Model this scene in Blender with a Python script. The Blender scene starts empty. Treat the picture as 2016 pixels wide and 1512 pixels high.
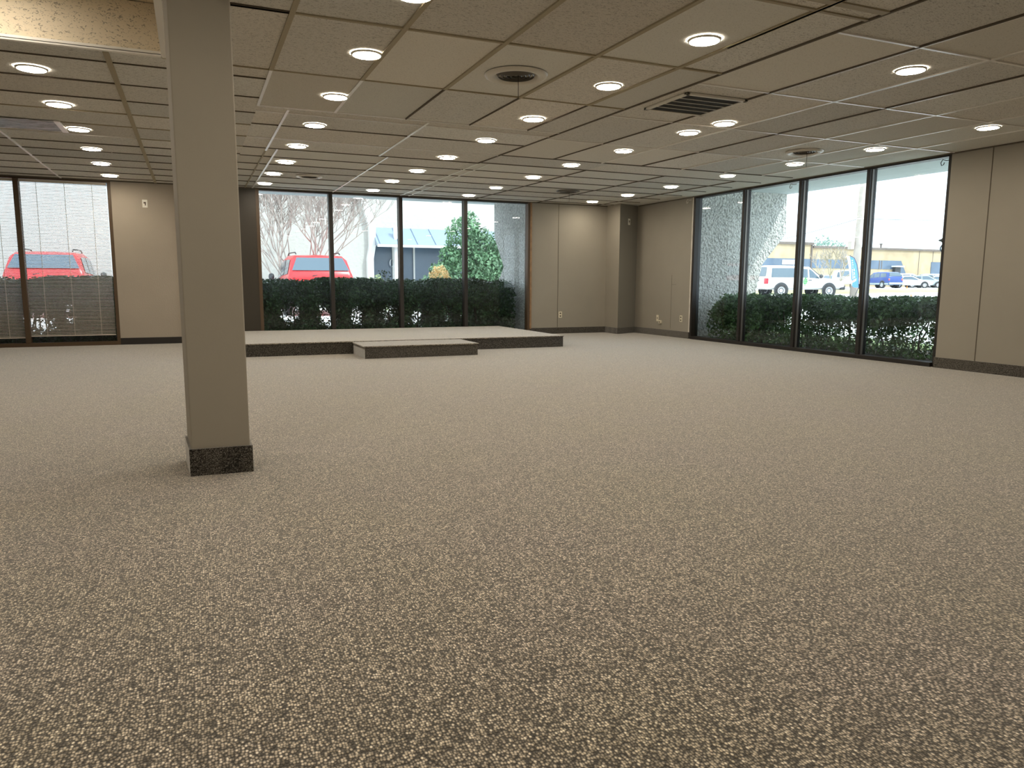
import bpy, math, random
import numpy as np
from mathutils import Vector, Matrix
random.seed(7); rng = np.random.default_rng(7)
sc = bpy.context.scene
C = sc.collection
PI = math.pi

# ------------------------------------------------------------------ camera
F_PX, PITCH, ROLL, YAW = 1450.32, -0.136989, 0.0044508, 0.40595
EYE = 0.955
F = Vector((math.sin(YAW)*math.cos(PITCH), math.cos(YAW)*math.cos(PITCH), math.sin(PITCH)))
R0 = Vector((math.cos(YAW), -math.sin(YAW), 0)); U0 = R0.cross(F)
RT = R0*math.cos(ROLL)+U0*math.sin(ROLL); UP = U0*math.cos(ROLL)-R0*math.sin(ROLL)
cam_d = bpy.data.cameras.new('camera'); cam = bpy.data.objects.new('camera', cam_d); C.objects.link(cam)
cam.matrix_world = Matrix(((RT.x, UP.x, -F.x, 0), (RT.y, UP.y, -F.y, 0), (RT.z, UP.z, -F.z, EYE), (0, 0, 0, 1)))
cam_d.sensor_width = 36; cam_d.lens = F_PX/2016*36; cam_d.clip_start = .05; cam_d.clip_end = 600
sc.camera = cam
sc.view_settings.view_transform = 'Standard'; sc.view_settings.look = 'None'
sc.view_settings.exposure = 0; sc.view_settings.gamma = 1; sc.view_settings.use_curve_mapping = False

# ------------------------------------------------------------------ sky and sun
SKY, SUN, LAMP = 3.8, 3.8, 96.0
w = bpy.data.worlds.new('sky'); sc.world = w; w.use_nodes = True
bg = w.node_tree.nodes['Background']; bg.inputs[0].default_value = (.86, .94, 1, 1); bg.inputs[1].default_value = SKY
sl = bpy.data.lights.new('sun', 'SUN'); sl.energy = SUN; sl.angle = .02; sl.color = (1, .95, .86)
so = bpy.data.objects.new('sun', sl); C.objects.link(so)
so.rotation_euler = Vector((-.5, .8, -.85)).to_track_quat('-Z', 'Y').to_euler()

# ------------------------------------------------------------------ measuring helpers (photo pixel -> point of the place)
def ray(px, py):
    return F+(px-1008)/F_PX*RT-(py-756)/F_PX*UP
def at_y(px, py, Y):
    v = ray(px, py); v = v*(Y/v.y); return Vector((v.x, v.y, v.z+EYE))
def at_d(px, py, d):
    v = ray(px, py)*d; return Vector((v.x, v.y, v.z+EYE))

# ------------------------------------------------------------------ materials
def mat(name, col, rough=.6, metal=0, spec=.5, emit=None, noise=None, bump=None, alpha=None):
    m = bpy.data.materials.new(name); m.use_nodes = True; nt = m.node_tree; b = nt.nodes['Principled BSDF']
    b.inputs['Base Color'].default_value = (*col, 1); b.inputs['Roughness'].default_value = rough
    b.inputs['Metallic'].default_value = metal; b.inputs['Specular IOR Level'].default_value = spec
    if emit:
        b.inputs['Emission Color'].default_value = (*emit[0], 1); b.inputs['Emission Strength'].default_value = emit[1]
    tc = nt.nodes.new('ShaderNodeTexCoord')
    if noise:
        sc_, amt = noise
        n = nt.nodes.new('ShaderNodeTexNoise'); n.inputs['Scale'].default_value = sc_; n.inputs['Detail'].default_value = 5
        nt.links.new(tc.outputs['Object'], n.inputs['Vector'])
        mr = nt.nodes.new('ShaderNodeMapRange'); mr.inputs[1].default_value = .3; mr.inputs[2].default_value = .7
        mr.inputs[3].default_value = 1-amt; mr.inputs[4].default_value = 1+amt
        nt.links.new(n.outputs['Fac'], mr.inputs[0])
        mx = nt.nodes.new('ShaderNodeVectorMath'); mx.operation = 'SCALE'; mx.inputs[0].default_value = col
        nt.links.new(mr.outputs[0], mx.inputs['Scale']); nt.links.new(mx.outputs[0], b.inputs['Base Color'])
    if bump:
        sc_, st, dist = bump
        n = nt.nodes.new('ShaderNodeTexNoise'); n.inputs['Scale'].default_value = sc_; n.inputs['Detail'].default_value = 4
        nt.links.new(tc.outputs['Object'], n.inputs['Vector'])
        bp = nt.nodes.new('ShaderNodeBump'); bp.inputs['Strength'].default_value = st; bp.inputs['Distance'].default_value = dist
        nt.links.new(n.outputs['Fac'], bp.inputs['Height']); nt.links.new(bp.outputs[0], b.inputs['Normal'])
    return m

def carpet_mat(name, dark, mid, light, scale=150.0):
    m = bpy.data.materials.new(name); m.use_nodes = True; nt = m.node_tree; N = nt.nodes; L = nt.links; b = N['Principled BSDF']
    b.inputs['Roughness'].default_value = .95; b.inputs['Specular IOR Level'].default_value = .1
    b.inputs['Sheen Weight'].default_value = .85; b.inputs['Sheen Roughness'].default_value = .45; b.inputs['Sheen Tint'].default_value = (1, .98, .94, 1)
    tc = N.new('ShaderNodeTexCoord'); mp = N.new('ShaderNodeMapping'); mp.inputs['Scale'].default_value = (1, .72, 1)
    L.new(tc.outputs['Object'], mp.inputs[0])
    v = N.new('ShaderNodeTexVoronoi'); v.inputs['Scale'].default_value = scale; v.inputs['Randomness'].default_value = .66
    L.new(mp.outputs[0], v.inputs['Vector'])
    sep = N.new('ShaderNodeSeparateColor'); L.new(v.outputs['Color'], sep.inputs[0])
    cr = N.new('ShaderNodeValToRGB'); e = cr.color_ramp.elements
    e[0].position = .0; e[0].color = (*dark, 1); e[1].position = 1; e[1].color = (*light, 1)
    x = cr.color_ramp.elements.new(.45); x.color = (*mid, 1); x = cr.color_ramp.elements.new(.8); x.color = (*[c*1.25 for c in mid], 1)
    L.new(sep.outputs[0], cr.inputs[0])
    d = N.new('ShaderNodeMapRange'); d.inputs[1].default_value = .22; d.inputs[2].default_value = .62; d.inputs[3].default_value = 1.5; d.inputs[4].default_value = .12
    L.new(v.outputs['Distance'], d.inputs[0])
    n = N.new('ShaderNodeTexNoise'); n.inputs['Scale'].default_value = 1.3; n.inputs['Detail'].default_value = 3; L.new(tc.outputs['Object'], n.inputs['Vector'])
    c2 = N.new('ShaderNodeValToRGB'); c2.color_ramp.elements[0].position = .3; c2.color_ramp.elements[0].color = (1, .97, .87, 1)
    c2.color_ramp.elements[1].position = .7; c2.color_ramp.elements[1].color = (1, .95, .95, 1); L.new(n.outputs['Fac'], c2.inputs[0])
    m1 = N.new('ShaderNodeVectorMath'); m1.operation = 'SCALE'; L.new(cr.outputs[0], m1.inputs[0]); L.new(d.outputs[0], m1.inputs['Scale'])
    m2 = N.new('ShaderNodeVectorMath'); m2.operation = 'MULTIPLY'; L.new(m1.outputs[0], m2.inputs[0]); L.new(c2.outputs[0], m2.inputs[1])
    L.new(m2.outputs[0], b.inputs['Base Color'])
    bp = N.new('ShaderNodeBump'); bp.inputs['Strength'].default_value = .5; bp.inputs['Distance'].default_value = .004; bp.invert = True
    L.new(v.outputs['Distance'], bp.inputs['Height']); L.new(bp.outputs[0], b.inputs['Normal'])
    return m

def tile_mat(name, col, specks=.35, scale=55, thr=.62, stretch=(1, 2.6, 1)):
    """mineral-fibre ceiling tile: per-tile tone from a colour attribute, short dark fissures"""
    m = bpy.data.materials.new(name); m.use_nodes = True; nt = m.node_tree; N = nt.nodes; L = nt.links; b = N['Principled BSDF']
    b.inputs['Roughness'].default_value = .9; b.inputs['Specular IOR Level'].default_value = .15
    tc = N.new('ShaderNodeTexCoord'); mp = N.new('ShaderNodeMapping'); mp.inputs['Scale'].default_value = stretch; L.new(tc.outputs['Object'], mp.inputs[0])
    n = N.new('ShaderNodeTexNoise'); n.inputs['Scale'].default_value = scale; n.inputs['Detail'].default_value = 2; n.inputs['Distortion'].default_value = 1.2
    L.new(mp.outputs[0], n.inputs['Vector'])
    r = N.new('ShaderNodeMapRange'); r.inputs[1].default_value = thr; r.inputs[2].default_value = thr+.06; r.inputs[3].default_value = 1; r.inputs[4].default_value = 1-specks
    L.new(n.outputs['Fac'], r.inputs[0])
    a = N.new('ShaderNodeAttribute'); a.attribute_name = 'tone'
    m1 = N.new('ShaderNodeVectorMath'); m1.operation = 'MULTIPLY'; m1.inputs[0].default_value = col; L.new(a.outputs['Color'], m1.inputs[1])
    m2 = N.new('ShaderNodeVectorMath'); m2.operation = 'SCALE'; L.new(m1.outputs[0], m2.inputs[0]); L.new(r.outputs[0], m2.inputs['Scale'])
    L.new(m2.outputs[0], b.inputs['Base Color'])
    bp = N.new('ShaderNodeBump'); bp.inputs['Strength'].default_value = .3; bp.inputs['Distance'].default_value = .002
    L.new(r.outputs[0], bp.inputs['Height']); L.new(bp.outputs[0], b.inputs['Normal'])
    return m

def glass_mat(name, tint, haze=0.0):
    m = bpy.data.materials.new(name); m.use_nodes = True; nt = m.node_tree; N = nt.nodes; L = nt.links
    N.remove(N['Principled BSDF']); out = N['Material Output']
    t = N.new('ShaderNodeBsdfTransparent'); t.inputs[0].default_value = (*tint, 1)
    g = N.new('ShaderNodeBsdfGlossy'); g.inputs['Roughness'].default_value = .0; g.inputs[0].default_value = (1, 1, 1, 1)
    fr = N.new('ShaderNodeFresnel'); fr.inputs[0].default_value = 1.45
    geo = N.new('ShaderNodeNewGeometry'); mm = N.new('ShaderNodeMath'); mm.operation = 'SUBTRACT'; mm.use_clamp = True
    L.new(fr.outputs[0], mm.inputs[0]); L.new(geo.outputs['Backfacing'], mm.inputs[1])   # reflect once, at the outer skin of the pane
    mx = N.new('ShaderNodeMixShader'); L.new(mm.outputs[0], mx.inputs[0]); L.new(t.outputs[0], mx.inputs[1]); L.new(g.outputs[0], mx.inputs[2])
    if haze:  # translucent veil mixed in to imitate the haze washing out the view
        tl = N.new('ShaderNodeBsdfTranslucent'); tl.inputs[0].default_value = (.85, .92, 1, 1)
        n = N.new('ShaderNodeTexNoise'); n.inputs['Scale'].default_value = 1.1; n.inputs['Detail'].default_value = 4
        tc = N.new('ShaderNodeTexCoord'); L.new(tc.outputs['Object'], n.inputs['Vector'])
        r = N.new('ShaderNodeMapRange'); r.inputs[1].default_value = .35; r.inputs[2].default_value = .75; r.inputs[3].default_value = haze*.4; r.inputs[4].default_value = haze*1.6
        L.new(n.outputs['Fac'], r.inputs[0])
        m2 = N.new('ShaderNodeMixShader'); L.new(r.outputs[0], m2.inputs[0]); L.new(mx.outputs[0], m2.inputs[1]); L.new(tl.outputs[0], m2.inputs[2]); mx = m2
    L.new(mx.outputs[0], out.inputs[0])
    return m

def stucco_mat(name, col, scale, dist, amt=.12):
    m = mat(name, col, .9, spec=.2, noise=(scale, amt), bump=(scale, 1, dist)); return m

M = {}
M['wall'] = mat('greige_paint', (.345, .318, .265), .75, spec=.3, noise=(2.2, .03), bump=(90, .15, .002))
M['wall_tex'] = mat('greige_orange_peel', (.40, .35, .285), .75, spec=.3, noise=(2.2, .03), bump=(60, .5, .004))
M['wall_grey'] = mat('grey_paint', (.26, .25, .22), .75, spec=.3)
M['white_edge'] = mat('white_edge', (.75, .70, .62), .6, noise=(8, .15))
M['carpet'] = carpet_mat('carpet_loop', (.17, .148, .11), (.45, .405, .335), (.84, .78, .68), 160)
M['carpet_step'] = carpet_mat('carpet_step', (.21, .19, .155), (.44, .41, .35), (.70, .67, .60), 150)
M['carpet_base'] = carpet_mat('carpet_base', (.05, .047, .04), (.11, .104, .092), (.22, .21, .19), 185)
M['vinyl'] = mat('black_vinyl', (.018, .015, .014), .5)
M['bronze'] = mat('dark_bronze', (.022, .018, .015), .45, spec=.4)
M['alu'] = mat('anodised_mullion', (.20, .19, .18), .4, metal=.4)
M['brown'] = mat('brown_frame', (.085, .052, .026), .5)
M['wood'] = mat('wood_jamb', (.30, .18, .09), .6, noise=(14, .25))
M['panel'] = mat('dark_brown_panel', (.035, .028, .018), .5)
M['tile'] = tile_mat('ceiling_tile_fine', (.76, .755, .71), .2, 110, .58, (1, 1, 1))
M['tile_f'] = tile_mat('ceiling_tile_fissured', (.78, .77, .73), .5, 60, .575)
M['tile_b'] = tile_mat('ceiling_tile_big_fissure', (.82, .73, .57), .5, 52, .585, (1, 1.8, 1.8))
M['bar'] = mat('white_tbar', (.90, .89, .85), .28, spec=1.0)
M['bar_tan'] = mat('tan_tbar', (.40, .35, .24), .6)
M['bar_dark'] = mat('shadow_gap_bar', (.12, .10, .075), .8)  # puts shadow gaps into the grid bar colour; also plain dark seams and sockets
M['white_metal'] = mat('white_enamel', (.72, .70, .64), .35)
M['vent_dark'] = mat('vent_louver', (.16, .15, .135), .3, metal=.3)
M['black'] = mat('black_void', (.008, .008, .008), .8)
M['lens'] = mat('lit_lens', (.9, .9, .9), .5, emit=((1, .88, .715), LAMP))
M['plate'] = mat('white_plate', (.85, .83, .76), .4)
M['ivory'] = mat('ivory_plate', (.80, .74, .58), .4)
M['glass'] = glass_mat('window_glass', (.80, .84, .86), .015)
M['glass_b'] = glass_mat('window_glass_blinds', (.78, .82, .86), .012)
M['blind'] = mat('blind_slat', (.62, .57, .49), .45)
M['plastic_sheet'] = mat('grey_sheet', (.30, .33, .36), .35, noise=(6, .3), bump=(7, 1, .05))
M['stucco_r'] = stucco_mat('rough_stucco', (.82, .83, .80), 26, .12, .35)
M['stucco_l'] = stucco_mat('pale_stucco', (.52, .53, .49), 9, .02, .04)
M['column_white'] = mat('white_painted_column', (.80, .81, .78), .8)
M['soffit'] = mat('soffit_paint', (.55, .62, .66), .8)
M['ground'] = mat('pale_concrete', (.70, .69, .66), .9, noise=(.6, .08))
M['road'] = mat('road_asphalt', (.52, .50, .47), .9, noise=(.8, .08))
M['verge'] = mat('dry_grass', (.50, .50, .22), .95, noise=(.35, .35))
M['lawn'] = mat('green_lawn', (.20, .27, .10), .95, noise=(2, .4))
M['mulch'] = mat('mulch_bed', (.10, .075, .05), .95, noise=(9, .4))
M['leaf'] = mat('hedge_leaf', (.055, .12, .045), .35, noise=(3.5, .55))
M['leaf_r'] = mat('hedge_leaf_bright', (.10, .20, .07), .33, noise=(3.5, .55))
M['leaf_e'] = mat('evergreen_leaf', (.16, .30, .16), .5, noise=(2, .4))
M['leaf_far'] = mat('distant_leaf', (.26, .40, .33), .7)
M['leaf_a'] = mat('autumn_leaf', (.75, .55, .26), .6, noise=(3, .3))
M['leaf_g'] = mat('low_shrub_leaf', (.35, .45, .20), .6, noise=(3, .3))
M['bark'] = mat('grey_bark', (.42, .37, .33), .85, noise=(6, .2))
M['bark_d'] = mat('dark_bark', (.07, .055, .04), .85)
M['pole'] = mat('weathered_pole', (.52, .46, .40), .9, noise=(3, .15))
M['tan'] = stucco_mat('tan_stucco', (.50, .40, .26), .9, .02, .14)
M['tan_trim'] = mat('brown_coping', (.16, .13, .11), .7)
M['blueglass'] = mat('far_blue_glass', (.10, .15, .22), .15, spec=.6, noise=(.5, .25))
M['awning'] = mat('blue_metal_awning', (.30, .38, .47), .45, metal=.1)
M['seam'] = mat('awning_seam', (.16, .22, .32), .5)
M['red'] = mat('red_car_paint', (.72, .03, .035), .25, spec=.6)
M['white_car'] = mat('white_car_paint', (.85, .86, .85), .25, spec=.6)
M['blue_car'] = mat('blue_car_paint', (.04, .09, .32), .25, spec=.6)
M['silver_car'] = mat('silver_car_paint', (.42, .52, .54), .25, metal=.3)
M['carglass'] = mat('dark_car_glass', (.10, .15, .19), .08, spec=.8)
M['rubber'] = mat('tyre_rubber', (.035, .035, .037), .8)
M['wheel'] = mat('wheel_rim', (.62, .64, .66), .3, metal=.5)
M['trimblack'] = mat('car_black_trim', (.05, .055, .06), .5)
M['chrome'] = mat('chrome', (.75, .76, .78), .2, metal=.9)
M['tail'] = mat('red_tail_lamp', (.65, .03, .05), .2)
M['amber'] = mat('amber_lamp', (.85, .38, .06), .2)
M['headlamp'] = mat('clear_lamp', (.75, .8, .82), .1)
M['green'] = mat('green_emblem', (.06, .55, .10), .5)
M['flag'] = mat('blue_flag_cloth', (.10, .30, .85), .7)
M['flag_white'] = mat('white_flag_cloth', (.85, .88, .92), .7)
M['flag_red'] = mat('flag_red', (.8, .3, .25), .7)
M['orange'] = mat('orange_cone', (.95, .33, .08), .6)

# ------------------------------------------------------------------ object helpers
def link(name, me, parent=None, kind=None):
    o = bpy.data.objects.new(name, me); C.objects.link(o)
    if parent: o.parent = parent
    if kind: o['kind'] = kind
    return o
def tag(o, label, cat=None, group=None):
    o['label'] = label
    if cat: o['category'] = cat
    if group: o['group'] = group
    return o
def thing(name, label, cat, loc=(0, 0, 0), rz=0, group=None):
    o = link(name, None); o.location = loc; o.rotation_euler = (0, 0, rz); return tag(o, label, cat, group)
class MB:
    def __init__(s): s.v = []; s.f = []; s.mi = []; s.smooth = False; s.tone = []
    def poly(s, vs, fs, mi=0):
        n = len(s.v); s.v += [tuple(p) for p in vs]; s.f += [tuple(n+i for i in f) for f in fs]; s.mi += [mi]*len(fs); return s
    def box(s, a, b, mi=0):
        (x0, y0, z0), (x1, y1, z1) = [min(p, q) for p, q in zip(a, b)], [max(p, q) for p, q in zip(a, b)]
        return s.poly([(x0,y0,z0),(x1,y0,z0),(x1,y1,z0),(x0,y1,z0),(x0,y0,z1),(x1,y0,z1),(x1,y1,z1),(x0,y1,z1)],
                      [(0,3,2,1),(4,5,6,7),(0,1,5,4),(1,2,6,5),(2,3,7,6),(3,0,4,7)], mi)
    def prism(s, pts, d, mi=0):
        """pts: closed outline of 3-D points (planar), extruded by vector d"""
        n = len(pts); vs = [Vector(p) for p in pts]; ws = [p+Vector(d) for p in vs]
        return s.poly(vs+ws, [tuple(range(n))[::-1], tuple(range(n, 2*n))]+[(i, (i+1) % n, n+(i+1) % n, n+i) for i in range(n)], mi)
    def tube(s, pts, rad, k=6, mi=0, cap=True):
        pts = [Vector(p) for p in pts]; n = len(pts); rad = rad if hasattr(rad, '__len__') else [rad]*n
        vs = []; prev = None
        for i, p in enumerate(pts):
            t = (pts[min(i+1, n-1)]-pts[max(i-1, 0)]).normalized()
            if prev is None:
                a = t.orthogonal().normalized()
            else:
                a = (prev-t*prev.dot(t)).normalized()
            prev = a; b = t.cross(a)
            vs += [p+(a*math.cos(2*PI*j/k)+b*math.sin(2*PI*j/k))*rad[i] for j in range(k)]
        fs = [(i*k+j, i*k+(j+1) % k, (i+1)*k+(j+1) % k, (i+1)*k+j) for i in range(n-1) for j in range(k)]
        if cap: fs += [tuple(range(k))[::-1], tuple((n-1)*k+j for j in range(k))]
        return s.poly(vs, fs, mi)
    def lathe(s, prof, k=32, org=(0, 0, 0), mi=0, axis='z'):
        vs = []
        for r, z in prof:
            for j in range(k):
                c, q = r*math.cos(2*PI*j/k), r*math.sin(2*PI*j/k)
                vs.append((org[0]+c, org[1]+q, org[2]+z) if axis == 'z' else (org[0]+c, org[1]+z, org[2]+q))
        n = len(prof); fs = [(i*k+j, i*k+(j+1) % k, (i+1)*k+(j+1) % k, (i+1)*k+j) for i in range(n-1) for j in range(k)]
        if prof[0][0] > 0 and False: pass
        return s.poly(vs, fs, mi)
    def mesh(s, name, mats, smooth=None):
        me = bpy.data.meshes.new(name); me.from_pydata(s.v, [], s.f)
        for m in (mats if isinstance(mats, (list, tuple)) else [mats]): me.materials.append(m)
        me.polygons.foreach_set('material_index', s.mi)
        if s.smooth if smooth is None else smooth: me.polygons.foreach_set('use_smooth', [True]*len(me.polygons))
        me.update(); return me
    def obj(s, name, mats, parent=None, kind=None, bevel=0, smooth=None):
        o = link(name, s.mesh(name, mats, smooth), parent, kind)
        if bevel:
            b = o.modifiers.new('bevel', 'BEVEL'); b.width = bevel; b.segments = 2; b.limit_method = 'ANGLE'
        return o
def dup(root, loc=None, rz=None, label=None):
    r = root.copy(); C.objects.link(r)
    for ch in list(root.children):
        c = ch.copy(); C.objects.link(c); c.parent = r
        for g in ch.children:
            d = g.copy(); C.objects.link(d); d.parent = c
    if loc is not None: r.location = loc
    if rz is not None: r.rotation_euler = (0, 0, rz)
    if label: r['label'] = label
    return r

CEIL = 2.405; YB = 12.5; XR = 7.87; XL = -5.2; YF = -4.2; REC = 2.72
RECX, RECY = -.112, 5.53

# ================================================================== ROOM SHELL
MB().box((XL, YF, -.12), (XR+.02, YB+.12, 0)).obj('floor', M['carpet'], kind='structure')

# walls ------------------------------------------------------------
W2 = (.97, 5.72)     # platform window span
W1 = (-3.45, -1.04)  # blind window span
WR = (5.88, 10.55)   # right window span
b = MB(); b.box((XL, YB, 0), (W1[0], YB+.16, CEIL+.15)); b.box((W1[1], YB, 0), (-.12, YB+.16, CEIL+.15)); b.obj('wall_back', M['wall_tex'], kind='structure')
MB().box((W2[1]+.02, YB, 0), (7.33, YB+.16, CEIL+.15)).obj('wall_back_right', M['wall'], kind='structure')
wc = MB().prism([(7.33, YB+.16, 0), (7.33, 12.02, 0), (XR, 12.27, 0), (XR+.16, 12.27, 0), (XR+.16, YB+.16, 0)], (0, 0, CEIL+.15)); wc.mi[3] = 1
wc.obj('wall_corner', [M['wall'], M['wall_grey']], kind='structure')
b = MB(); b.box((XR, WR[1], 0), (XR+.16, 12.27, CEIL+.15)); b.box((XR, YF, 0), (XR+.16, WR[0], CEIL+.15)); b.obj('wall_right', M['wall'], kind='structure')
MB().box((XL-.15, YF, 0), (XL, YB+.16, REC+.1)).obj('wall_left', M['wall'], kind='structure')
MB().box((XL, YF-.15, 0), (XR+.16, YF, REC+.1)).obj('wall_front', M['wall'], kind='structure')
# dark brown panel between the pilaster and the platform window, white corner edge, jamb edges, panel seams
MB().box((-.10, YB-.005, 0), (W2[0], YB+.16, CEIL+.1)).obj('trim_1', M['panel'], kind='structure')
MB().box((-.14, YB-.05, .10), (-.075, YB+.02, CEIL)).obj('trim_2', M['white_edge'], kind='structure')
MB().box((XR-.004, WR[1]-.012, .11), (XR+.075, WR[1]+.012, CEIL)).obj('trim_3', M['white_edge'], kind='structure')
MB().box((W2[1]-.005, YB-.02, 0.1), (W2[1]+.03, YB+.06, CEIL)).obj('trim_4', M['wood'], kind='structure')
MB().box((6.297, YB-.004, .12), (6.305, YB+.01, CEIL)).obj('trim_5', M['bar_dark'], kind='structure')
MB().box((XR-.004, 5.405, .12), (XR+.01, 5.413, CEIL)).obj('trim_6', M['bar_dark'], kind='structure')
MB().box((XR-.002, 11.094, .14), (XR+.01, 11.098, 1.1)).box((XR-.002, 10.96, .93), (XR+.01, 11.096, .934)).obj('trim_7', M['bar_dark'], kind='structure')
# baseboards
MB().box((W1[1], YB-.012, 0), (-.14, YB, .10)).obj('baseboard_back_left', M['vinyl'], kind='structure')
MB().box((W2[1]+.02, YB-.014, 0), (7.33, YB, .115)).obj('baseboard_back', M['carpet_base'], kind='structure')
MB().prism([(7.33, YB, 0), (7.316, 12.0, 0), (XR, 12.255, 0), (XR, 12.3, 0), (7.34, 12.04, 0), (7.34, YB, 0)], (0, 0, .115)).obj('baseboard_corner', M['carpet_base'], kind='structure')
b = MB(); b.box((XR-.014, WR[1]-.01, 0), (XR, 12.25, .115)); b.obj('baseboard_right', M['carpet_base'], kind='structure')
b = MB(); b.box((XR-.014, YF, 0), (XR, WR[0]+.01, .12)); b.obj('baseboard_right_front', M['carpet_base'], kind='structure')

# windows ----------------------------------------------------------
def window_y(name, x0, x1, mulls, glass, jamb, frame, label_panes=None):
    t = link(name, None, kind='structure'); t.location = (0, 0, 0)
    b = MB(); b.box((x0, YB-.01, 0), (x0+.05, YB+.12, CEIL)); b.box((x1-.045, YB-.01, 0), (x1, YB+.12, CEIL)); b.obj('jamb', jamb, t)
    b = MB(); b.box((x0+.05, YB+.01, CEIL-.03), (x1-.045, YB+.12, CEIL)); b.obj('head_rail', frame, t)
    b = MB(); b.box((x0+.05, YB-.01, 0), (x1-.045, YB+.12, .055)); b.obj('sill_rail', M['brown'], t)
    for m in mulls:
        b = MB(); b.box((m-.032, YB-.015, .055), (m+.032, YB+.12, CEIL-.03)); b.obj('mullion', frame, t, bevel=.004)
    e = [x0+.05]+mulls+[x1-.045]
    for i in range(len(e)-1):
        MB().box((e[i]+(.032 if i else 0), YB+.075, .055), (e[i+1]-(.032 if i < len(e)-2 else 0), YB+.083, CEIL-.03)).obj('pane', glass, t)
    return t
window_y('window_1', W1[0], W1[1], [-2.22], M['glass_b'], M['brown'], M['brown'])
window_y('window_2', W2[0], W2[1], [2.13, 3.30, 4.47], M['glass'], M['brown'], M['bronze'])
t = link('window_3', None, kind='structure')
b = MB(); b.box((XR+.005, WR[1]-.06, 0), (XR+.14, WR[1]-.012, CEIL)); b.box((XR+.02, WR[0], 0), (XR+.14, WR[0]+.05, CEIL)); b.obj('jamb', M['bronze'], t)
MB().box((XR+.01, WR[0]+.05, CEIL-.025), (XR+.14, WR[1]-.06, CEIL)).obj('head_rail', M['bronze'], t)
MB().box((XR-.02, WR[0]+.05, 0), (XR+.14, WR[1]-.06, .05)).obj('sill_rail', M['bronze'], t, bevel=.004)
ml = [9.29, 8.13, 6.99]
for m in ml:
    q = MB().box((XR-.005, m-.026, .05), (XR+.12, m+.026, CEIL-.025)).obj('mullion', M['bronze'], t, bevel=.003)
    MB().box((XR+.03, m-.034, .05), (XR+.06, m-.026, CEIL-.025)).obj('mullion_stop', M['alu'], q)
e = [WR[0]+.05]+ml[::-1]+[WR[1]-.06]
for i in range(4):
    MB().box((XR+.08, e[i]+(.026 if i else 0), .05), (XR+.088, e[i+1]-(.026 if i < 3 else 0), CEIL-.025)).obj('pane', M['glass'], t)

# column -----------------------------------------------------------
t = thing('column', 'square greige column with a carpeted base, left of centre in the room', 'column')
b = MB().prism([(-.047, 3.885, .12), (.225, 3.875, .12), (.215, 4.225, .12), (-.068, 4.225, .12)], (0, 0, REC-.12)); b.obj('shaft', M['wall'], t, bevel=.006)
b = MB().prism([(-.058, 3.872, 0), (.236, 3.862, 0), (.228, 4.235, 0), (-.08, 4.235, 0)], (0, 0, .135)); b.obj('base', M['carpet_base'], t)

# stage and step ---------------------------------------------------
t = thing('stage_platform', 'low carpeted stage platform in front of the far windows', 'platform')
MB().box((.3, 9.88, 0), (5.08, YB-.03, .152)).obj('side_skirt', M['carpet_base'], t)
MB().box((.29, 9.868, .152), (5.092, YB-.03, .168)).obj('top', M['carpet_step'], t, bevel=.006)
t = thing('stage_step', 'small carpeted step set against the front of the stage platform', 'step')
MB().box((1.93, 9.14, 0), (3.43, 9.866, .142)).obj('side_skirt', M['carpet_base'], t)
MB().box((1.918, 9.128, .142), (3.442, 9.866, .158)).obj('top', M['carpet_step'], t, bevel=.006)

# ================================================================== CEILING
def warp(x, y):
    k = .04*min(1, max(0, (x-2)/1.4))
    return x-k*(y-3.6)
tiles = MB(); tone = []
gx = MB(); gw = MB(); gt = MB(); gd = MB()   # grid bars by finish; gd and gx are dark strips drawn for shadow gaps
def bar_y(x, y0, y1, g, wd=.024, z=CEIL, wp=True):
    n = 2
    f = warp if wp else (lambda a, b: a)
    xa, xb = f(x, y0), f(x, y1)
    g.prism([(xa-wd/2, y0, z-.006), (xa+wd/2, y0, z-.006), (xb+wd/2, y1, z-.006), (xb-wd/2, y1, z-.006)], (0, 0, .012))
def bar_x(y, x0, x1, g, wd=.02, z=CEIL):
    a, c = warp(x0, y), warp(x1, y)
    g.box((a, y-wd/2, z-.005), (c, y+wd/2, z+.006))
def zone(xs, ys, z=CEIL, finish=None, wp=True):
    f = warp if wp else (lambda a, b: a)
    for i in range(len(xs)-1):
        for j in range(len(ys)-1):
            x0, x1, y0, y1 = xs[i], xs[i+1], ys[j], ys[j+1]
            dz = [random.uniform(0, .004)+.002 for _ in range(4)]
            mi = finish if finish is not None else (1 if random.random() < .5 else 0)
            tiles.poly([(f(x0, y0), y0, z+dz[0]), (f(x1, y0), y0, z+dz[1]), (f(x1, y1), y1, z+dz[2]), (f(x0, y1), y1, z+dz[3])], [(0, 3, 2, 1)], mi)
            q = random.uniform(.86, 1.06); ww = random.uniform(-.02, .02)
            tone.append((q+ww, q, q-ww))
A_y = [YF, -3.1, -1.9, -.7, .5, 1.9, 3.2, 4.38, 5.57, 6.70]
A_x = [.57, 1.20, 1.83, 2.48, 3.13, 3.50]
zone([RECX, .57], A_y, finish=1); zone(A_x, A_y, finish=None)
R_y = [YF, -2.6, -1.4, -.2, 1.0, 2.2, 3.41, 4.65, 5.83, 7.0, 8.10]
R_x = [3.50, 4.18, 4.84, 5.41, 6.02, 6.70, 7.33]
zone(R_x, R_y, finish=None)
tiles.poly([(warp(7.33, YF), YF, CEIL+.004), (XR, YF, CEIL+.004), (XR, 8.10, CEIL+.004), (warp(7.33, 8.10), 8.1, CEIL+.004)], [(0, 3, 2, 1)], 0); tone.append((.95, .95, .95))
L_y = [5.57, 5.83, 6.43, 7.0, 7.54, 8.14, 8.75, 9.26, 9.80, 10.38, 10.98, 11.6, 12.2, YB]
L_x = [XL, -4.1, -2.88, -1.66, -.44, .57]
zone(L_x, L_y, finish=1)
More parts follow.
